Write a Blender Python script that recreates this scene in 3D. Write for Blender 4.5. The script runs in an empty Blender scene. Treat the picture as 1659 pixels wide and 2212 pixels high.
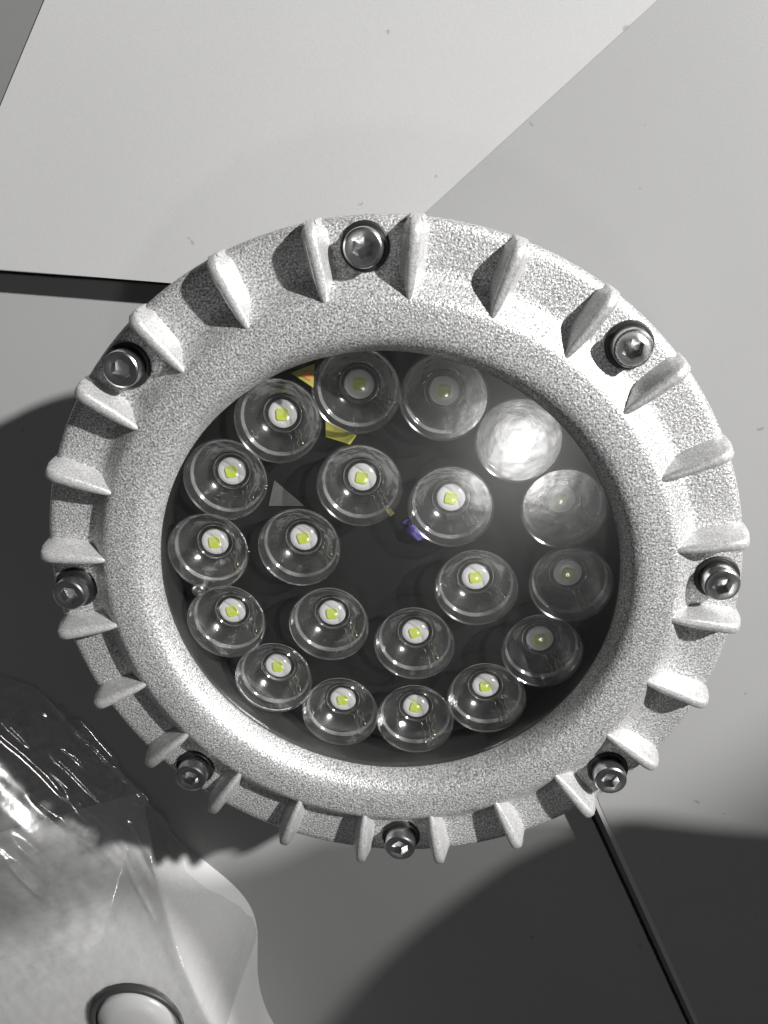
import bpy, bmesh, math, random
from mathutils import Vector, Matrix, Quaternion, noise, geometry
random.seed(7)
SC = bpy.context.scene
COL = SC.collection
PI = math.pi
S = 0.12            # metres per drawing unit (one unit = bolt circle radius of the lamp)
ZB = 1.00           # lamp face stands this many units above the lower board


def W(x, y, z):     # lamp drawing units -> world metres, lower board at z = 0
    return Vector((x * S, y * S, (z + ZB) * S))


# ------------------------------------------------------------------ camera
cam = bpy.data.cameras.new('camera')
cam_o = bpy.data.objects.new('camera', cam)
COL.objects.link(cam_o)
R = ((0.99553157, 0.02385924, 0.09136659),
     (-0.05549539, 0.93066166, 0.36164780),
     (-0.07640274, -0.36510219, 0.92782704))
cp = W(0.237992, 1.142112, 2.269819)
cam_o.matrix_world = Matrix([list(R[i]) + [cp[i]] for i in range(3)] + [[0, 0, 0, 1]])
cam.sensor_fit = 'HORIZONTAL'
cam.sensor_width = 36.0
cam.lens = 1800.0 / 1659.0 * 36.0
cam.clip_start = 0.01
cam.clip_end = 100
SC.camera = cam_o

# ------------------------------------------------------------------ light
AZ, EL = math.radians(33.0), math.radians(31.5)
world = bpy.data.worlds.new('World')
SC.world = world
world.use_nodes = True
wn = world.node_tree
bg = wn.nodes['Background']
bg.inputs['Color'].default_value = (0.97, 0.985, 1.0, 1)
bg.inputs['Strength'].default_value = 0.036

LD = Vector((math.cos(AZ) * math.cos(EL), math.sin(AZ) * math.cos(EL), math.sin(EL)))
LPOS = LD * 16.0                                # drawing units from the lamp face
key = bpy.data.lights.new('key_lamp', 'POINT')
key.energy = 275.0
key.shadow_soft_size = .028
key.color = (1.0, 0.99, 0.97)
key_o = bpy.data.objects.new('key_lamp', key)
COL.objects.link(key_o)
key_o.location = W(*LPOS)

lamp = bpy.data.lights.new('ceiling_lamp', 'AREA')
lamp.shape = 'RECTANGLE'
lamp.size, lamp.size_y = 0.24, 0.14
lamp.energy = 3.6
lamp.color = (1.0, 0.99, 0.97)
lamp_o = bpy.data.objects.new('ceiling_lamp', lamp)
COL.objects.link(lamp_o)
gm = Vector((0.425, 0.39, -0.158))
gv = (Vector((0.237992, 1.142112, 2.269819)) - gm).normalized()
gl = Vector((-gv.x, -gv.y, gv.z))
lamp_o.location = W(*gm) + gl * 2.6
lamp_o.rotation_euler = (gl.to_track_quat('Z', 'Y') @ Quaternion((0, 0, 1), .7)).to_euler()

SC.view_settings.view_transform = 'Standard'
SC.view_settings.look = 'None'
SC.view_settings.exposure = 0.16
SC.view_settings.gamma = 1.0
SC.cycles.transparent_max_bounces = 32
SC.cycles.max_bounces = 12


# ------------------------------------------------------------------ materials
def new_mat(name):
    m = bpy.data.materials.new(name)
    m.use_nodes = True
    nt = m.node_tree
    return m, nt, nt.nodes, nt.links, nt.nodes['Principled BSDF']


def coords(N, L, scale=1.0, kind='Object'):
    tc = N.new('ShaderNodeTexCoord')
    mp = N.new('ShaderNodeMapping')
    mp.inputs['Scale'].default_value = (scale,) * 3 if not isinstance(scale, tuple) else scale
    L.new(tc.outputs[kind], mp.inputs['Vector'])
    return mp.outputs[0]


def nz(N, L, vec, scale, detail=2, rough=.5):
    n = N.new('ShaderNodeTexNoise')
    n.inputs['Scale'].default_value = scale
    n.inputs['Detail'].default_value = detail
    n.inputs['Roughness'].default_value = rough
    L.new(vec, n.inputs['Vector'])
    return n.outputs['Fac']


def ramp(N, L, fac, stops):
    r = N.new('ShaderNodeValToRGB')
    e = r.color_ramp.elements
    while len(e) < len(stops):
        e.new(.5)
    for el, (p, c) in zip(e, stops):
        el.position = p
        el.color = (c, c, c, 1) if not isinstance(c, tuple) else c + (1,)
    L.new(fac, r.inputs[0])
    return r.outputs[0]


def mul(N, L, a, b):
    m = N.new('ShaderNodeMix')
    m.data_type = 'RGBA'
    m.blend_type = 'MULTIPLY'
    m.inputs[0].default_value = 1
    L.new(a, m.inputs[6])
    L.new(b, m.inputs[7])
    return m.outputs[2]


def bump(N, L, h, strength, dist, bs):
    b = N.new('ShaderNodeBump')
    b.inputs['Strength'].default_value = strength
    b.inputs['Distance'].default_value = dist
    L.new(h, b.inputs['Height'])
    L.new(b.outputs[0], bs.inputs['Normal'])


def mat_cast(name='cast_metal', lo=.20, mid=.55, hi=.96, bp=.6):                       # grainy silver powder coat over cast metal
    m, nt, N, L, b = new_mat(name)
    v = coords(N, L)
    g = nz(N, L, v, 1450, 2, .6)
    c1 = ramp(N, L, g, [(.32, lo), (.5, mid), (.68, hi)])
    c2 = ramp(N, L, nz(N, L, v, 38, 4), [(.3, .88), (.7, 1.0)])
    L.new(mul(N, L, c1, c2), b.inputs['Base Color'])
    b.inputs['Metallic'].default_value = .5
    b.inputs['Roughness'].default_value = .42
    bump(N, L, nz(N, L, v, 1150, 2, .6), bp, .0006, b)
    return m


def mat_plain(name, c, rough=.5, metal=0., grain=0, gs=200, bp=0.):
    m, nt, N, L, b = new_mat(name)
    c = (c, c, c) if not isinstance(c, tuple) else c
    b.inputs['Base Color'].default_value = c + (1,)
    b.inputs['Roughness'].default_value = rough
    b.inputs['Metallic'].default_value = metal
    v = coords(N, L)
    n = nz(N, L, v, gs, 3)
    if grain:
        col = N.new('ShaderNodeRGB')
        col.outputs[0].default_value = c + (1,)
        L.new(mul(N, L, col.outputs[0], ramp(N, L, n, [(.25, 1 - grain), (.75, 1.0)])), b.inputs['Base Color'])
    if bp:
        bump(N, L, n, bp, .0005, b)
    return m


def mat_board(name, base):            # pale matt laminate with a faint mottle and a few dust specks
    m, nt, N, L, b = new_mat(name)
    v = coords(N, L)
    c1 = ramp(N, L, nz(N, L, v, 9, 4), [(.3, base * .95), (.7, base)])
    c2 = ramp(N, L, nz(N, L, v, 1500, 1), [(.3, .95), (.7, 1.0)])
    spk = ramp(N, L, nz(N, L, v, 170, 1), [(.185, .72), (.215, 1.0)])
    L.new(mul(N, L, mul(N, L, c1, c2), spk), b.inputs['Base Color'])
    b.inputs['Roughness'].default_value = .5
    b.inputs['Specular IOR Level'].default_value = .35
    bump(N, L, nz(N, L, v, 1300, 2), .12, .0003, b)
    return m


def mat_clear(name, base_fac, edge_fac, rough, diff=0., dcol=.8, tint=.97, bp=0., rough2=0.):
    """clear moulded plastic: see-through, with a fresnel gloss and a little surface scatter"""
    m, nt, N, L, b = new_mat(name)
    N.remove(b)
    out = N['Material Output']
    tr = N.new('ShaderNodeBsdfTransparent')
    tr.inputs[0].default_value = (tint, tint, tint, 1)
    gl = N.new('ShaderNodeBsdfGlossy')
    gl.inputs['Roughness'].default_value = rough
    gl.inputs['Color'].default_value = (1, 1, 1, 1)
    gloss = gl.outputs[0]
    if rough2:
        g2 = N.new('ShaderNodeBsdfGlossy')
        g2.inputs['Roughness'].default_value = rough2
        mg = N.new('ShaderNodeMixShader')
        mg.inputs[0].default_value = .5
        L.new(gl.outputs[0], mg.inputs[1])
        L.new(g2.outputs[0], mg.inputs[2])
        gloss = mg.outputs[0]
    lw = N.new('ShaderNodeLayerWeight')
    lw.inputs['Blend'].default_value = .35
    mr = N.new('ShaderNodeMapRange')
    mr.inputs['To Min'].default_value = base_fac
    mr.inputs['To Max'].default_value = edge_fac
    L.new(lw.outputs['Facing'], mr.inputs['Value'])
    mx = N.new('ShaderNodeMixShader')
    L.new(mr.outputs[0], mx.inputs[0])
    last = tr.outputs[0]
    if diff:
        df = N.new('ShaderNodeBsdfDiffuse')
        df.inputs[0].default_value = (dcol, dcol, dcol, 1)
        m2 = N.new('ShaderNodeMixShader')
        v = coords(N, L)
        fr = ramp(N, L, nz(N, L, v, 130, 3), [(.35, diff * .35), (.7, diff * 1.5)])
        L.new(fr, m2.inputs[0])
        L.new(tr.outputs[0], m2.inputs[1])
        L.new(df.outputs[0], m2.inputs[2])
        last = m2.outputs[0]
    if bp:
        v = coords(N, L)
        bb = N.new('ShaderNodeBump')
        bb.inputs['Strength'].default_value = bp
        bb.inputs['Distance'].default_value = .001
        L.new(nz(N, L, v, 160, 2), bb.inputs['Height'])
        L.new(bb.outputs[0], gl.inputs['Normal'])
    L.new(last, mx.inputs[1])
    L.new(gloss, mx.inputs[2])
    L.new(mx.outputs[0], out.inputs['Surface'])
    return m


def mat_phos():
    m, nt, N, L, b = new_mat('led_phosphor')
    v = coords(N, L)
    L.new(ramp(N, L, nz(N, L, v, 420, 2), [(.38, (.72, .88, .05)), (.62, (.80, .86, .30))]), b.inputs['Base Color'])
    b.inputs['Roughness'].default_value = .45
    return m


M = {
    'cast': mat_cast(),
    'cast_edge': mat_cast('cast_metal_worn', .45, .62, .78, .25),  # smoother grain; paler base imitates the light on the rib crests
    'board': mat_board('pale_laminate', .48),
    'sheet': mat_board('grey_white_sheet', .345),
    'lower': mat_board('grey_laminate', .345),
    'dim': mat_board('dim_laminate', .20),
    'floor': mat_plain('dull_floor', .25, .8, 0, .2, 60),
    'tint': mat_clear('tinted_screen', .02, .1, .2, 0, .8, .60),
    'wall': mat_plain('plaster', .5, .9, 0, .1, 20),  # for the unseen light blockers
    'steel': mat_plain('bolt_steel', .72, .27, 1., .3, 300, .05),
    'black': mat_plain('black_washer', .012, .5),
    'plate': mat_plain('dark_board', .012, .45, 0, .35, 45, .1),
    'chrome': mat_plain('reflector_ring', .16, .30, .8, .4, 40, .1),
    'ledwhite': mat_plain('led_white', .92, .25),
    'phos': mat_phos(),
    'leadm': mat_plain('lead_metal', (.75, .72, .55), .25, 1.),
    'lens_wall': mat_clear('lens_wall', .11, .75, .035, .022, .9, .99, .9, .2),
    'lens_rim': mat_clear('lens_rim', .20, .8, .09, .22, .9, .97),
    'lens_front': mat_clear('lens_front', .075, .30, .15, .004, .9, .99, .06),
    'glass': mat_clear('front_glass', .018, .05, .24, 0, .8, .99),
    'film': mat_clear('plastic_film', .07, .42, .12, .22, .85, .97, .05),
    'white': mat_plain('white_plastic', .66, .28, 0, .05, 30),
    'grey': mat_plain('grey_groove', .035, .5),
    'knob': mat_plain('knob_plastic', .42, .3, 0, .05, 30),
    'yellow': mat_plain('yellow_print', (.50, .48, .10), .5, 0, .4, 300),
    'orange': mat_plain('orange_print', (.75, .25, .10), .5),
    'blue': mat_plain('blue_wire_skin', (.16, .14, .48), .35),
    'paper': mat_plain('pale_paper', .11, .6, 0, .3, 200),  # tone of the painted reflection patch
}


# ------------------------------------------------------------------ mesh helpers
def link(name, bm, mats, parent=None, smooth=True, recalc=True):
    if recalc:
        bmesh.ops.recalc_face_normals(bm, faces=bm.faces)
    me = bpy.data.meshes.new(name)
    bm.to_mesh(me)
    bm.free()
    for m in (mats if isinstance(mats, (list, tuple)) else [mats]):
        me.materials.append(m)
    if smooth:
        for p in me.polygons:
            p.use_smooth = True
    o = bpy.data.objects.new(name, me)
    COL.objects.link(o)
    if parent:
        o.parent = parent
    return o


def autosmooth(o, ang=35):
    bm = bmesh.new()
    bm.from_mesh(o.data)
    a = math.radians(ang)
    for e in bm.edges:
        if len(e.link_faces) == 2 and e.calc_face_angle(0) > a:
            e.smooth = False
    bm.to_mesh(o.data)
    bm.free()
    return o


def lathe(bm, prof, n=48, cx=0, cy=0, mat=0, closed=False):
    """prof in drawing units relative to lamp face plane; verts local to root (metres)"""
    rings = []
    for r, z in prof:
        if r < 1e-6:
            rings.append([bm.verts.new((cx * S, cy * S, z * S))])
        else:
            rings.append([bm.verts.new(((cx + r * math.cos(2 * PI * i / n)) * S,
                                        (cy + r * math.sin(2 * PI * i / n)) * S, z * S)) for i in range(n)])
    prs = list(zip(rings, rings[1:]))
    if closed:
        prs.append((rings[-1], rings[0]))
    for a, b in prs:
        for i in range(n):
            j = (i + 1) % n
            if len(a) == 1 and len(b) == 1:
                continue
            if len(a) == 1:
                f = bm.faces.new((a[0], b[i], b[j]))
            elif len(b) == 1:
                f = bm.faces.new((a[i], a[j], b[0]))
            else:
                f = bm.faces.new((a[i], a[j], b[j], b[i]))
            f.material_index = mat


def tube(bm, pts, r, n=6):
    rings = []
    for k, p in enumerate(pts):
        d = (pts[min(k + 1, len(pts) - 1)] - pts[max(k - 1, 0)]).normalized()
        a = d.orthogonal().normalized()
        b = d.cross(a)
        rings.append([bm.verts.new(p + (a * math.cos(2 * PI * i / n) + b * math.sin(2 * PI * i / n)) * r) for i in range(n)])
    for a, b in zip(rings, rings[1:]):
        for i in range(n):
            j = (i + 1) % n
            bm.faces.new((a[i], a[j], b[j], b[i]))
    bm.faces.new(rings[0])
    bm.faces.new(rings[-1])


def prism(bm, poly, z0, z1, bevel=0.):
    """poly: world-plane xy in drawing units; extruded between heights z0 < z1 (drawing units), root at lamp face"""
    bot = [bm.verts.new(W(x, y, z0)) for x, y in poly]
    top = [bm.verts.new(W(x, y, z1)) for x, y in poly]
    n = len(poly)
    ft = bm.faces.new(top)
    bm.faces.new(bot[::-1])
    for i in range(n):
        j = (i + 1) % n
        bm.faces.new((bot[i], bot[j], top[j], top[i]))
    if bevel:
        bmesh.ops.bevel(bm, geom=list(ft.edges), offset=bevel * S, segments=3, affect='EDGES', profile=.5)


def empty(name, loc, label, cat, group=None):
    o = bpy.data.objects.new(name, None)
    o.empty_display_size = .02
    COL.objects.link(o)
    o.location = loc
    o['label'] = label
    o['category'] = cat
    if group:
        o['group'] = group
    return o


def structure(o):
    o['kind'] = 'structure'
    return o


# ------------------------------------------------------------------ setting: boards under the lamp
def along(p, deg, t):
    return (p[0] + t * math.cos(math.radians(deg)), p[1] + t * math.sin(math.radians(deg)))


ZA = -.88                                   # top of the upper board
bm = bmesh.new()
prism(bm, [(-14, -14), (14, -14), (14, 14), (-14, 14)], -1.20, -1.10)
structure(link('floor', bm, M['floor'], smooth=False))

# upper board: runs from the seam on the left round to the seam at lower right
LQ = (-1.476, .932)
RQ = (.835, -1.591)
bm = bmesh.new()
la, lb = along(LQ, 173.4, 4.0), along(LQ, -6.6, 1.35)
ra = along(RQ, -68.4, 6.0)
TQ = (-1.35, 1.471)
tl1 = along(TQ, 53.7, 4.8)
prism(bm, [along(LQ, 173.4, .26), lb, RQ, ra, (8, -7), (8, 7), tl1, along(TQ, 233.7, .62)], ZA - .07, ZA, .008)
structure(link('board', bm, M['board'], smooth=False))
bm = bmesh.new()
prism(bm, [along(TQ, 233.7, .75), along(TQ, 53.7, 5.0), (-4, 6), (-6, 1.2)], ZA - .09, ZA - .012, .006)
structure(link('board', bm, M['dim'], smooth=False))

# lower wedge-shaped board at the left and bottom
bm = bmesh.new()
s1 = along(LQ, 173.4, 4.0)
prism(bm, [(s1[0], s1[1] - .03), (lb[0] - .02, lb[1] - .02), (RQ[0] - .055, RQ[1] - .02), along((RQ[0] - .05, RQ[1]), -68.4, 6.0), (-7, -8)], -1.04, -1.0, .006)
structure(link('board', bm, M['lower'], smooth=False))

# thin sheet added on the upper board; its darker tone imitates shade past the diagonal
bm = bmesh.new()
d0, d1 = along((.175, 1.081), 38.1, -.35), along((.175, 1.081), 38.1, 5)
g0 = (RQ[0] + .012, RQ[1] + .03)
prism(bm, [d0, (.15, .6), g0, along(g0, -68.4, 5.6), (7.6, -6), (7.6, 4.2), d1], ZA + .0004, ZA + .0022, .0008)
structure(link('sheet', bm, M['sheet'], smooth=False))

# unseen upright blockers added off to the right, outlined to shade the lower boards
X = 2.8


def on_blocker(qx, qy, qz, xw=2.8):                   # where the light bound for this point crosses the blocker
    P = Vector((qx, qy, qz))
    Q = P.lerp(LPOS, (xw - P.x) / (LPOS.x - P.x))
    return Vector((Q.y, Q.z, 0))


def upright(name, outer, hole, mat, thick, X=2.8):
    bm = bmesh.new()
    flatv = outer + hole
    v0 = [bm.verts.new(W(X, p.x, p.y)) for p in flatv]
    v1 = [bm.verts.new(W(X + thick, p.x, p.y)) for p in flatv]
    for tri in geometry.tessellate_polygon([outer, hole] if hole else [outer]):
        bm.faces.new([v0[i] for i in tri])
        bm.faces.new([v1[i] for i in reversed(tri)])
    no = len(outer)
    for i in range(len(flatv)):
        j = (i + 1) % no if i < no else no + (i - no + 1) % len(hole)
        bm.faces.new((v0[i], v0[j], v1[j], v1[i]))
    return structure(link(name, bm, mat, smooth=False))


right = [on_blocker(x, y, -.88) for x, y in ((2.6, -1.94), (1.583, -1.744), (1.151, -1.678), (.815, -1.622))]
mid = [on_blocker(x, y, -1) for x, y in ((.80, -1.80), (.62, -1.90), (.42, -2.03), (.19, -2.25), (-.07, -2.51), (-.34, -2.84), (-.62, -3.25), (-1.2, -4.2))]
floor_y = right[0].y
upright('wall', right + mid + [Vector((-6, mid[-1].y, 0)), Vector((-6, floor_y, 0))], [], M['wall'], .2)
slope = [on_blocker(x, y, 0, 8.0) for x, y in ((.9, -2.2), (1.95, -1.2), (2.85, -.3), (4.4, 1.25), (6.0, 2.6))]
upright('wall', slope + [Vector((slope[-1].x, -1, 0)), Vector((slope[0].x, -1, 0))], [], M['wall'], .25, 8.0)  # second added blocker, sloped to fade the light at the right
arc = [on_blocker(r * math.cos(math.radians(t)), r * math.sin(math.radians(t)), 0) for t, r in (
    (-48, 1.17), (-58, 1.16), (-68, 1.14), (-78, 1.12), (-88, 1.11), (-98, 1.075), (-108, 1.045), (-118, 1.03), (-128, 1.02), (-138, 1.02), (-150, 1.02))]
arc += [on_blocker(-2.2, -1.1, 0)]
low = [Vector((p.x - .004, p.y, 0)) for p in reversed(mid)]
hole = [on_blocker(x, y, -.65) for x, y in ((-2.9, -2.55), (-1.9, -2.16), (-1.32, -1.95), (-1.12, -2.25), (-1.00, -2.8), (-.98, -3.2), (-1.4, -3.5), (-2.9, -3.4))]
upright('tinted_screen', [right[-1]] + arc + [Vector((-6, arc[-1].y, 0)), Vector((-6, low[0].y + .01, 0))] + low, hole, M['tint'], .02)  # added unseen screen; dims the light, its opening brightens the case

# ------------------------------------------------------------------ the flood light
root = empty('flood_light', W(0, 0, 0), 'round silver-grey cast metal LED flood light with twenty clear lenses, lying face up', 'flood light')

bm = bmesh.new()
lathe(bm, [(.735, -.082), (.7185, -.079), (.7180, -.068), (.724, -.049), (.732, -.031), (.741, -.018), (.752, -.0085), (.765, -.003), (.780, .0002),
           (.80, .0015), (.855, .001), (.866, -.001), (.875, -.005), (.884, -.012), (.917, -.047), (.926, -.055), (.938, -.060),
           (.96, -.062), (1.046, -.063), (1.062, -.065), (1.071, -.070), (1.077, -.078), (1.080, -.092), (1.074, -.16), (1.03, -.182),
           (.735, -.182)], 192)
autosmooth(link('bezel', bm, M['cast'], root), 60)


def rib_mesh():
    bm = bmesh.new()
    sec = [(.862, -.006, .003), (.878, .0005, .009), (.905, .005, .014), (.95, .012, .0175), (1.00, .018, .019), (1.035, .021, .0195),
           (1.055, .018, .0185), (1.068, .008, .016), (1.076, -.010, .013), (1.083, -.035, .010), (1.085, -.07, .006)]
    rows = []
    for r, zt, w in sec:
        row = []
        zb = -.10
        pts = [(w + .016 if r > .89 else w + .006, zb)]
        h = .055
        for k in range(9):
            a = PI * k / 8
            c, s = math.cos(a), math.sin(a)
            x = w * math.copysign(abs(c) ** .7, c)
            row.append((x, zt - w * (1 - s ** .8)))
        wb = w + (.022 if r > .91 else .012 if r > .89 else .004)
        if r > 1.06:
            wb = w + .012
        row = [(wb, zb)] + [(w + (wb - w) * .75, -.058), (w + (wb - w) * .25, -.018)] + row + [(-w - (wb - w) * .25, -.018), (-w - (wb - w) * .75, -.058), (-wb, zb)]
        rows.append([bm.verts.new((r * S, x * S, min(z, zt) * S)) for x, z in row])
    for a, b in zip(rows, rows[1:]):
        for i in range(len(a) - 1):
            bm.faces.new((a[i], a[i + 1], b[i + 1], b[i]))
    bm.faces.new(rows[0])
    bm.faces.new(rows[-1][::-1])
    return bm


rib0 = None
for k in range(24):
    ang = math.radians(7.4 + 15 * k)
    if rib0 is None:
        rib0 = o = autosmooth(link('rib', rib_mesh(), M['cast_edge'], root), 55)
    else:
        o = rib0.copy()
        COL.objects.link(o)
        o.parent = root
    o.rotation_euler = (0, 0, ang)


def bolt_parts():
    bm = bmesh.new()                       # head with hexagon socket
    n = 36
    hexr = []
    for i in range(n):
        a = 2 * PI * i / n
        f = (a + PI / 6) % (PI / 3) - PI / 6
        hexr.append(.026 / math.cos(f))
    prof = [(.050, -.064), (.0535, -.059), (.0535, -.008), (.0515, -.001), (.047, .0025), (.040, .0025)]
    rings = [[bm.verts.new((r * S * math.cos(2 * PI * i / n), r * S * math.sin(2 * PI * i / n), z * S)) for i in range(n)] for r, z in prof]
    for k, z in ((1.0, .0005), (.98, -.030)):
        rings.append([bm.verts.new((hexr[i] * k * S * math.cos(2 * PI * i / n), hexr[i] * k * S * math.sin(2 * PI * i / n), z * S)) for i in range(n)])
    for a, b in zip(rings, rings[1:]):
        for i in range(n):
            j = (i + 1) % n
            bm.faces.new((a[i], a[j], b[j], b[i]))
    c = bm.verts.new((0, 0, -.036 * S))
    for i in range(n):
        bm.faces.new((rings[-1][i], rings[-1][(i + 1) % n], c))
    head = autosmooth(link('bolt', bm, M['steel'], root), 35)
    bm = bmesh.new()
    lathe(bm, [(.050, -.053), (.063, -.053), (.067, -.055), (.067, -.068), (.050, -.068)], 32, closed=True)
    w = link('washer', bm, M['black'], head)
    return head, w


b0, w0 = bolt_parts()
for k in range(8):
    a = math.radians(90 - 45 * k)
    if k == 0:
        b, w = b0, w0
    else:
        b, w = b0.copy(), w0.copy()
        for o in (b, w):
            COL.objects.link(o)
        b.parent = root
        w.parent = b
    b.location = (math.cos(a) * S, math.sin(a) * S, 0)
    b.rotation_euler = (0, 0, random.uniform(0, 6))

# inside: dark board, reflector ring, glass
bm = bmesh.new()
lathe(bm, [(0, -.262), (.738, -.262), (.738, -.275), (0, -.275)], 96)
link('led_board', bm, M['plate'], root, smooth=False)
bm = bmesh.new()
lathe(bm, [(.728, -.262), (.730, -.20), (.731, -.12), (.7315, -.0835), (.738, -.0835), (.738, -.262)], 128, closed=True)
link('inner_ring', bm, M['chrome'], root)
bm = bmesh.new()
lathe(bm, [(0, -.0685), (.7175, -.0685), (.7175, -.078), (0, -.078)], 96)
link('glass', bm, M['glass'], root, smooth=False)


def lens_set():
    """lens with its led parts; local origin at the lens axis on the lamp face plane"""
    bm = bmesh.new()
    cone = []
    for i in range(13):
        t = i / 12
        cone.append((.060 + (.129 - .060) * (t ** .70), -.250 + t * .083))
    lathe(bm, cone, 56)
    lathe(bm, [(.129, -.167), (.1335, -.168), (.1350, -.163), (.1340, -.1585), (.131, -.157), (.127, -.160)], 64)
    lathe(bm, [(.113, -.205), (.1175, -.202), (.1215, -.195), (.1175, -.197)], 56, mat=2, closed=True)
    lathe(bm, [(.0575, -.246), (.060, -.2435), (.0625, -.246), (.060, -.2485)], 40, mat=2, closed=True)
    # inner bulb above the led
    lathe(bm, [(.056, -.248), (.054, -.222), (.048, -.214), (.030, -.208), (.0, -.206)], 40, mat=1)
    lathe(bm, [(.127, -.160), (.08, -.1595), (.0, -.159)], 56, mat=1)
    lens = autosmooth(link('led_lens', bm, [M['lens_wall'], M['lens_front'], M['lens_rim']], root, recalc=False), 40)
    bm = bmesh.new()
    lathe(bm, [(0, -.256), (.066, -.256), (.066, -.250), (.062, -.246), (.050, -.246), (.050, -.2535), (0, -.2535)], 40)
    base = autosmooth(link('led_base', bm, M['black'], lens))
    bm = bmesh.new()
    lathe(bm, [(.046, -.253), (.046, -.246), (.043, -.243), (.03, -.2415), (.0, -.241)], 40)
    dome = link('led_body', bm, M['ledwhite'], lens)
    bm = bmesh.new()
    h, c = .0195, .0055
    oc = [(-h + c, -h), (h - c, -h), (h, -h + c), (h, h - c), (h - c, h), (-h + c, h), (-h, h - c), (-h, -h + c)]
    lo = [bm.verts.new((x * S, y * S, -.2412 * S)) for x, y in oc]
    hi = [bm.verts.new((x * .93 * S, y * .93 * S, -.2380 * S)) for x, y in oc]
    bm.faces.new(hi)
    for i in range(8):
        bm.faces.new((lo[i], lo[(i + 1) % 8], hi[(i + 1) % 8], hi[i]))
    chip = link('chip', bm, M['phos'], lens, smooth=False)
    bm = bmesh.new()  # bent strands imitate the pins' reflections in the lens cone
    for s, l in ((-.011, .055), (.011, .045), (.026, .035)):
        pts = []
        for k in range(9):
            t = k / 8
            pts.append(Vector((s + .004 * math.sin(t * 13 + s * 90) + .006 * t, -.064 - l * t, -.247 + .06 * t * t)) * S)
        tube(bm, pts, .0019 * S, 5)
    pin_glint = link('lead', bm, M['leadm'], lens)
    return [lens, base, dome, chip, pin_glint]


proto = None
spots = [(.5887, 121.85 - k * 360 / 14) for k in range(14)] + [(.2928, 104.57 - k * 60) for k in range(6)]
for i, (r, a) in enumerate(spots):
    a = math.radians(a)
    if proto is None:
        proto = parts = lens_set()
    else:
        parts = [o.copy() for o in proto]
        for o in parts:
            COL.objects.link(o)
        parts[0].parent = root
        for o in parts[1:]:
            o.parent = parts[0]
    parts[0].location = (r * math.cos(a) * S, r * math.sin(a) * S, 0)
    tw = random.uniform(0, 6.28)
    parts[0].rotation_euler = (0, 0, tw)
    parts[3].rotation_euler = (0, 0, random.uniform(-.35, .35) - tw)
    parts[4].rotation_euler = (0, 0, math.radians(35) + random.uniform(-.3, .3) - tw)


def flat(name, pts, z0, z1, mat):
    bm = bmesh.new()
    bot = [bm.verts.new((x * S, y * S, z0 * S)) for x, y in pts]
    top = [bm.verts.new((x * S, y * S, z1 * S)) for x, y in pts]
    bm.faces.new(top)
    bm.faces.new(bot[::-1])
    for i in range(len(pts)):
        j = (i + 1) % len(pts)
        bm.faces.new((bot[i], bot[j], top[j], top[i]))
    return link(name, bm, mat, root, smooth=False)


st = flat('warning_label', [(-.252, .648), (-.180, .672), (-.190, .602)], -.156, -.150, M['yellow'])
o = flat('label_print', [(-.226, .645), (-.192, .655), (-.194, .622), (-.206, .629)], -.150, -.1485, M['orange'])
o.parent = st
flat('label', [(-.178, .470), (-.182, .418), (-.106, .390), (-.085, .418)], -.262, -.256, M['yellow'])
flat('label', [(-.006, .165), (.008, .140), (.022, .150), (.010, .170)], -.262, -.258, M['yellow'])
flat('paper_label', [(-.364, .275), (-.392, .188), (-.275, .185)], -.262, -.258, M['paper'])  # flat piece standing in for a pale reflection
bm = bmesh.new()
tube(bm, [Vector(p) * S for p in ((.062, .118, -.262), (.072, .104, -.243), (.086, .09, -.238), (.10, .076, -.243), (.108, .066, -.262))], .017 * S, 10)
link('wire', bm, M['blue'], root)  # short bent blue tube rising from the led board
bm = bmesh.new()
lathe(bm, [(0, -.20), (.018, -.202), (.026, -.212), (.027, -.262)], 24, -.655, -.095)
link('screw', bm, M['steel'], root)
# body behind the bezel with cooling fins
bm = bmesh.new()
lathe(bm, [(.745, -.182), (1.0, -.1822), (.97, -.23), (.90, -.26), (.80, -.30), (.76, -.36), (.68, -.86), (.60, -.872), (0, -.872)], 96)
autosmooth(link('housing', bm, M['cast'], root), 40)
fin0 = None
for k in range(24):
    if fin0 is None:
        bm = bmesh.new()
        pr = [(.66, -.865), (.90, -.865), (.985, -.36), (.97, -.30), (.66, -.30)]
        a_ = [bm.verts.new((r * S, -.012 * S, z * S)) for r, z in pr]
        b_ = [bm.verts.new((r * S, .012 * S, z * S)) for r, z in pr]
        bm.faces.new(a_)
        bm.faces.new(b_[::-1])
        for i in range(5):
            j = (i + 1) % 5
            bm.faces.new((a_[i], a_[j], b_[j], b_[i]))
        fin0 = o = link('cooling_fin', bm, M['cast'], root, smooth=False)
    else:
        o = fin0.copy()
        COL.objects.link(o)
        o.parent = root
    o.rotation_euler = (0, 0, math.radians(15 * k))

# ------------------------------------------------------------------ wrapped white case at lower left
ct = W(-1.6, -2.4, -1.0)
case = empty('plastic_case', ct, 'white plastic case with a round dark-rimmed knob, wrapped in clear film', 'case')


def local(o, c):
    o.data.transform(Matrix.Translation(-c))
    o.parent = case
    return o


ux = Vector((.29, -.957, 0))                  # along the right-hand ridge, towards the viewer
uy = Vector((-.957, -.29, 0))                 # towards the left
A = Vector((-1.288, -1.929, 0))


def flank(a):
    return max(.015, .27 * math.exp(-((a - .5) / .45) ** 2))


def case_z(a, b):
    z = -.6
    if a < .8:
        z -= .2 * ((.8 - a) / .8) ** 2
    if b < 0:                                  # triangular flank beside the ridge
        z -= (z + 1.06) * min(1, -b / flank(a))
    z -= .03 * max(0, b - .2) ** 2
    return z


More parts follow.
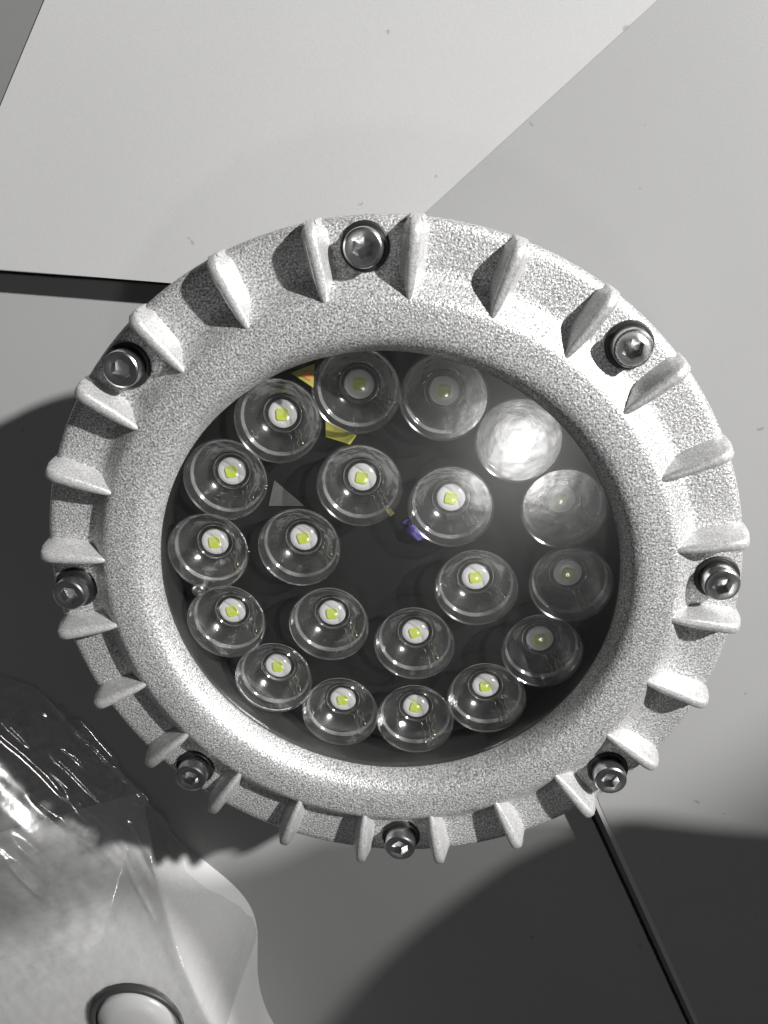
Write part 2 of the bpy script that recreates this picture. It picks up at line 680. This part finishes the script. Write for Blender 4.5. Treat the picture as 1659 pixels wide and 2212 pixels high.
bm = bmesh.new()
bs = [-1.06, -1.0, -.9, -.75, -.6, -.45, -.3, -.15, -.06, .0, .012, .03, .06] + [.1 + .07 * i for i in range(20)]
na = 70
grid = []
for i in range(na + 1):
    a = -.40 + 2.8 * i / na
    row = []
    for b in bs:
        if b < 0:
            b *= flank(a)
        z = case_z(a, b)
        if -.03 < b < .03:
            z -= .006 * (1 - abs(b) / .03)
        if .008 < b < .05:
            z += .004
        p = A + ux * a + uy * b
        row.append(bm.verts.new(W(p.x, p.y, max(z, -1.035))))
    grid.append(row)
for i in range(na):
    for j in range(len(bs) - 1):
        bm.faces.new((grid[i][j], grid[i + 1][j], grid[i + 1][j + 1], grid[i][j + 1]))
cb = link('case_body', bm, M['white'])
local(autosmooth(cb, 30), ct)
kc = (-1.45, -2.71)
kz = -.603
bm = bmesh.new()
lathe(bm, [(.245, kz - .02), (.245, kz + .012), (.236, kz + .020), (.212, kz + .010), (.206, kz - .02)], 64, kc[0], kc[1], closed=True)
for v in bm.verts:
    v.co.z += ZB * S
local(link('rim', bm, M['grey']), ct)
bm = bmesh.new()
lathe(bm, [(.206, kz - .02), (.204, kz + .006), (.192, kz + .026), (.12, kz + .042), (0, kz + .048)], 64, kc[0], kc[1])
for v in bm.verts:
    v.co.z += ZB * S
local(link('knob', bm, M['knob']), ct)


# film: thin clear sheet hugging the case and trailing on to the board with fine creases
def film_z(x, y, s):
    p = Vector((x, y, 0)) - A
    a, b = p.dot(ux), p.dot(uy)
    zc = max(case_z(a, b), -.996) + .012
    sl = (x * .53 + y * -.85)
    ac = (x * .85 + y * .53)
    d = max(0, min(-.88 * (x + 1.5) - .48 * (y + 1.38), .66))
    hump = -.988 + min(1, s / .12) * (.84 * d - .5 * d * d)
    z = max(zc, hump)
    z += .007 * noise.noise(Vector((x * 2.3, y * 2.3, 8.0))) + .0012 * noise.noise(Vector((sl * 3, ac * 22, 1.0)))
    for (c0, s0, s1, w, h) in creases:
        if s0 - .1 < sl < s1 + .1:
            q = (ac - c0 - .012 * noise.noise(Vector((sl * 5, c0 * 30, 2.0)))) / w
            if abs(q) < 4:
                f = min(1, max(0, (sl - s0 + .08) / .1)) * min(1, max(0, (s1 + .08 - sl) / .1))
                z += h * f * math.exp(-q * q)
    return max(-.993, z)


rc = random.Random(3)
creases = []
for k in range(26):
    s_ = rc.uniform(-.15, .75)
    creases.append((rc.uniform(-2.22, -1.98) if k < 17 else rc.uniform(-2.6, -1.9), s_, s_ + rc.uniform(.12, .5), rc.uniform(.010, .022), rc.uniform(.006, .014)))
bm = bmesh.new()
NU, NV = 420, 190
edge = [(-2.9, -.5), (-1.966, -.88), (-1.633, -1.17), (-1.38, -1.54), (-1.20, -1.98), (-.90, -2.44), (-1.03, -2.85), (-1.2, -3.6)]
hub = [(-3.6, -2.2), (-3.2, -2.7), (-2.9, -3.1), (-2.7, -3.5), (-2.4, -3.7), (-2.0, -3.8), (-1.8, -4.0), (-1.6, -4.4)]


def poly_at(pl, t):                                # smooth curve through the points
    q = t * (len(pl) - 1)
    i = min(int(q), len(pl) - 2)
    f = q - i
    p0, p1, p2, p3 = (Vector(pl[max(0, min(len(pl) - 1, k))]) for k in (i - 1, i, i + 1, i + 2))
    v = .5 * (2 * p1 + (p2 - p0) * f + (2 * p0 - 5 * p1 + 4 * p2 - p3) * f * f + (3 * p1 - p0 - 3 * p2 + p3) * f ** 3)
    return Vector((v.x, v.y, 0))


grid = []
for i in range(NU + 1):
    t = i / NU
    e, h = poly_at(edge, t), poly_at(hub, t)
    jit = .05 * noise.noise(Vector((t * 11, 0, 0))) + .025 * noise.noise(Vector((t * 37, 5, 0)))
    row = []
    for j in range(NV + 1):
        s = (j / NV) ** 1.4
        p = e.lerp(h, s) + (e - h).normalized() * jit * (1 - s)
        row.append(bm.verts.new(W(p.x, p.y, film_z(p.x, p.y, s * (e - h).length))))
    grid.append(row)
for i in range(NU):
    for j in range(NV):
        bm.faces.new((grid[i][j], grid[i + 1][j], grid[i + 1][j + 1], grid[i][j + 1]))
fo = link('plastic_film', bm, M['film'])
fo['label'] = 'crumpled clear plastic film draped over the white case beside the flood light'
fo['category'] = 'plastic film'
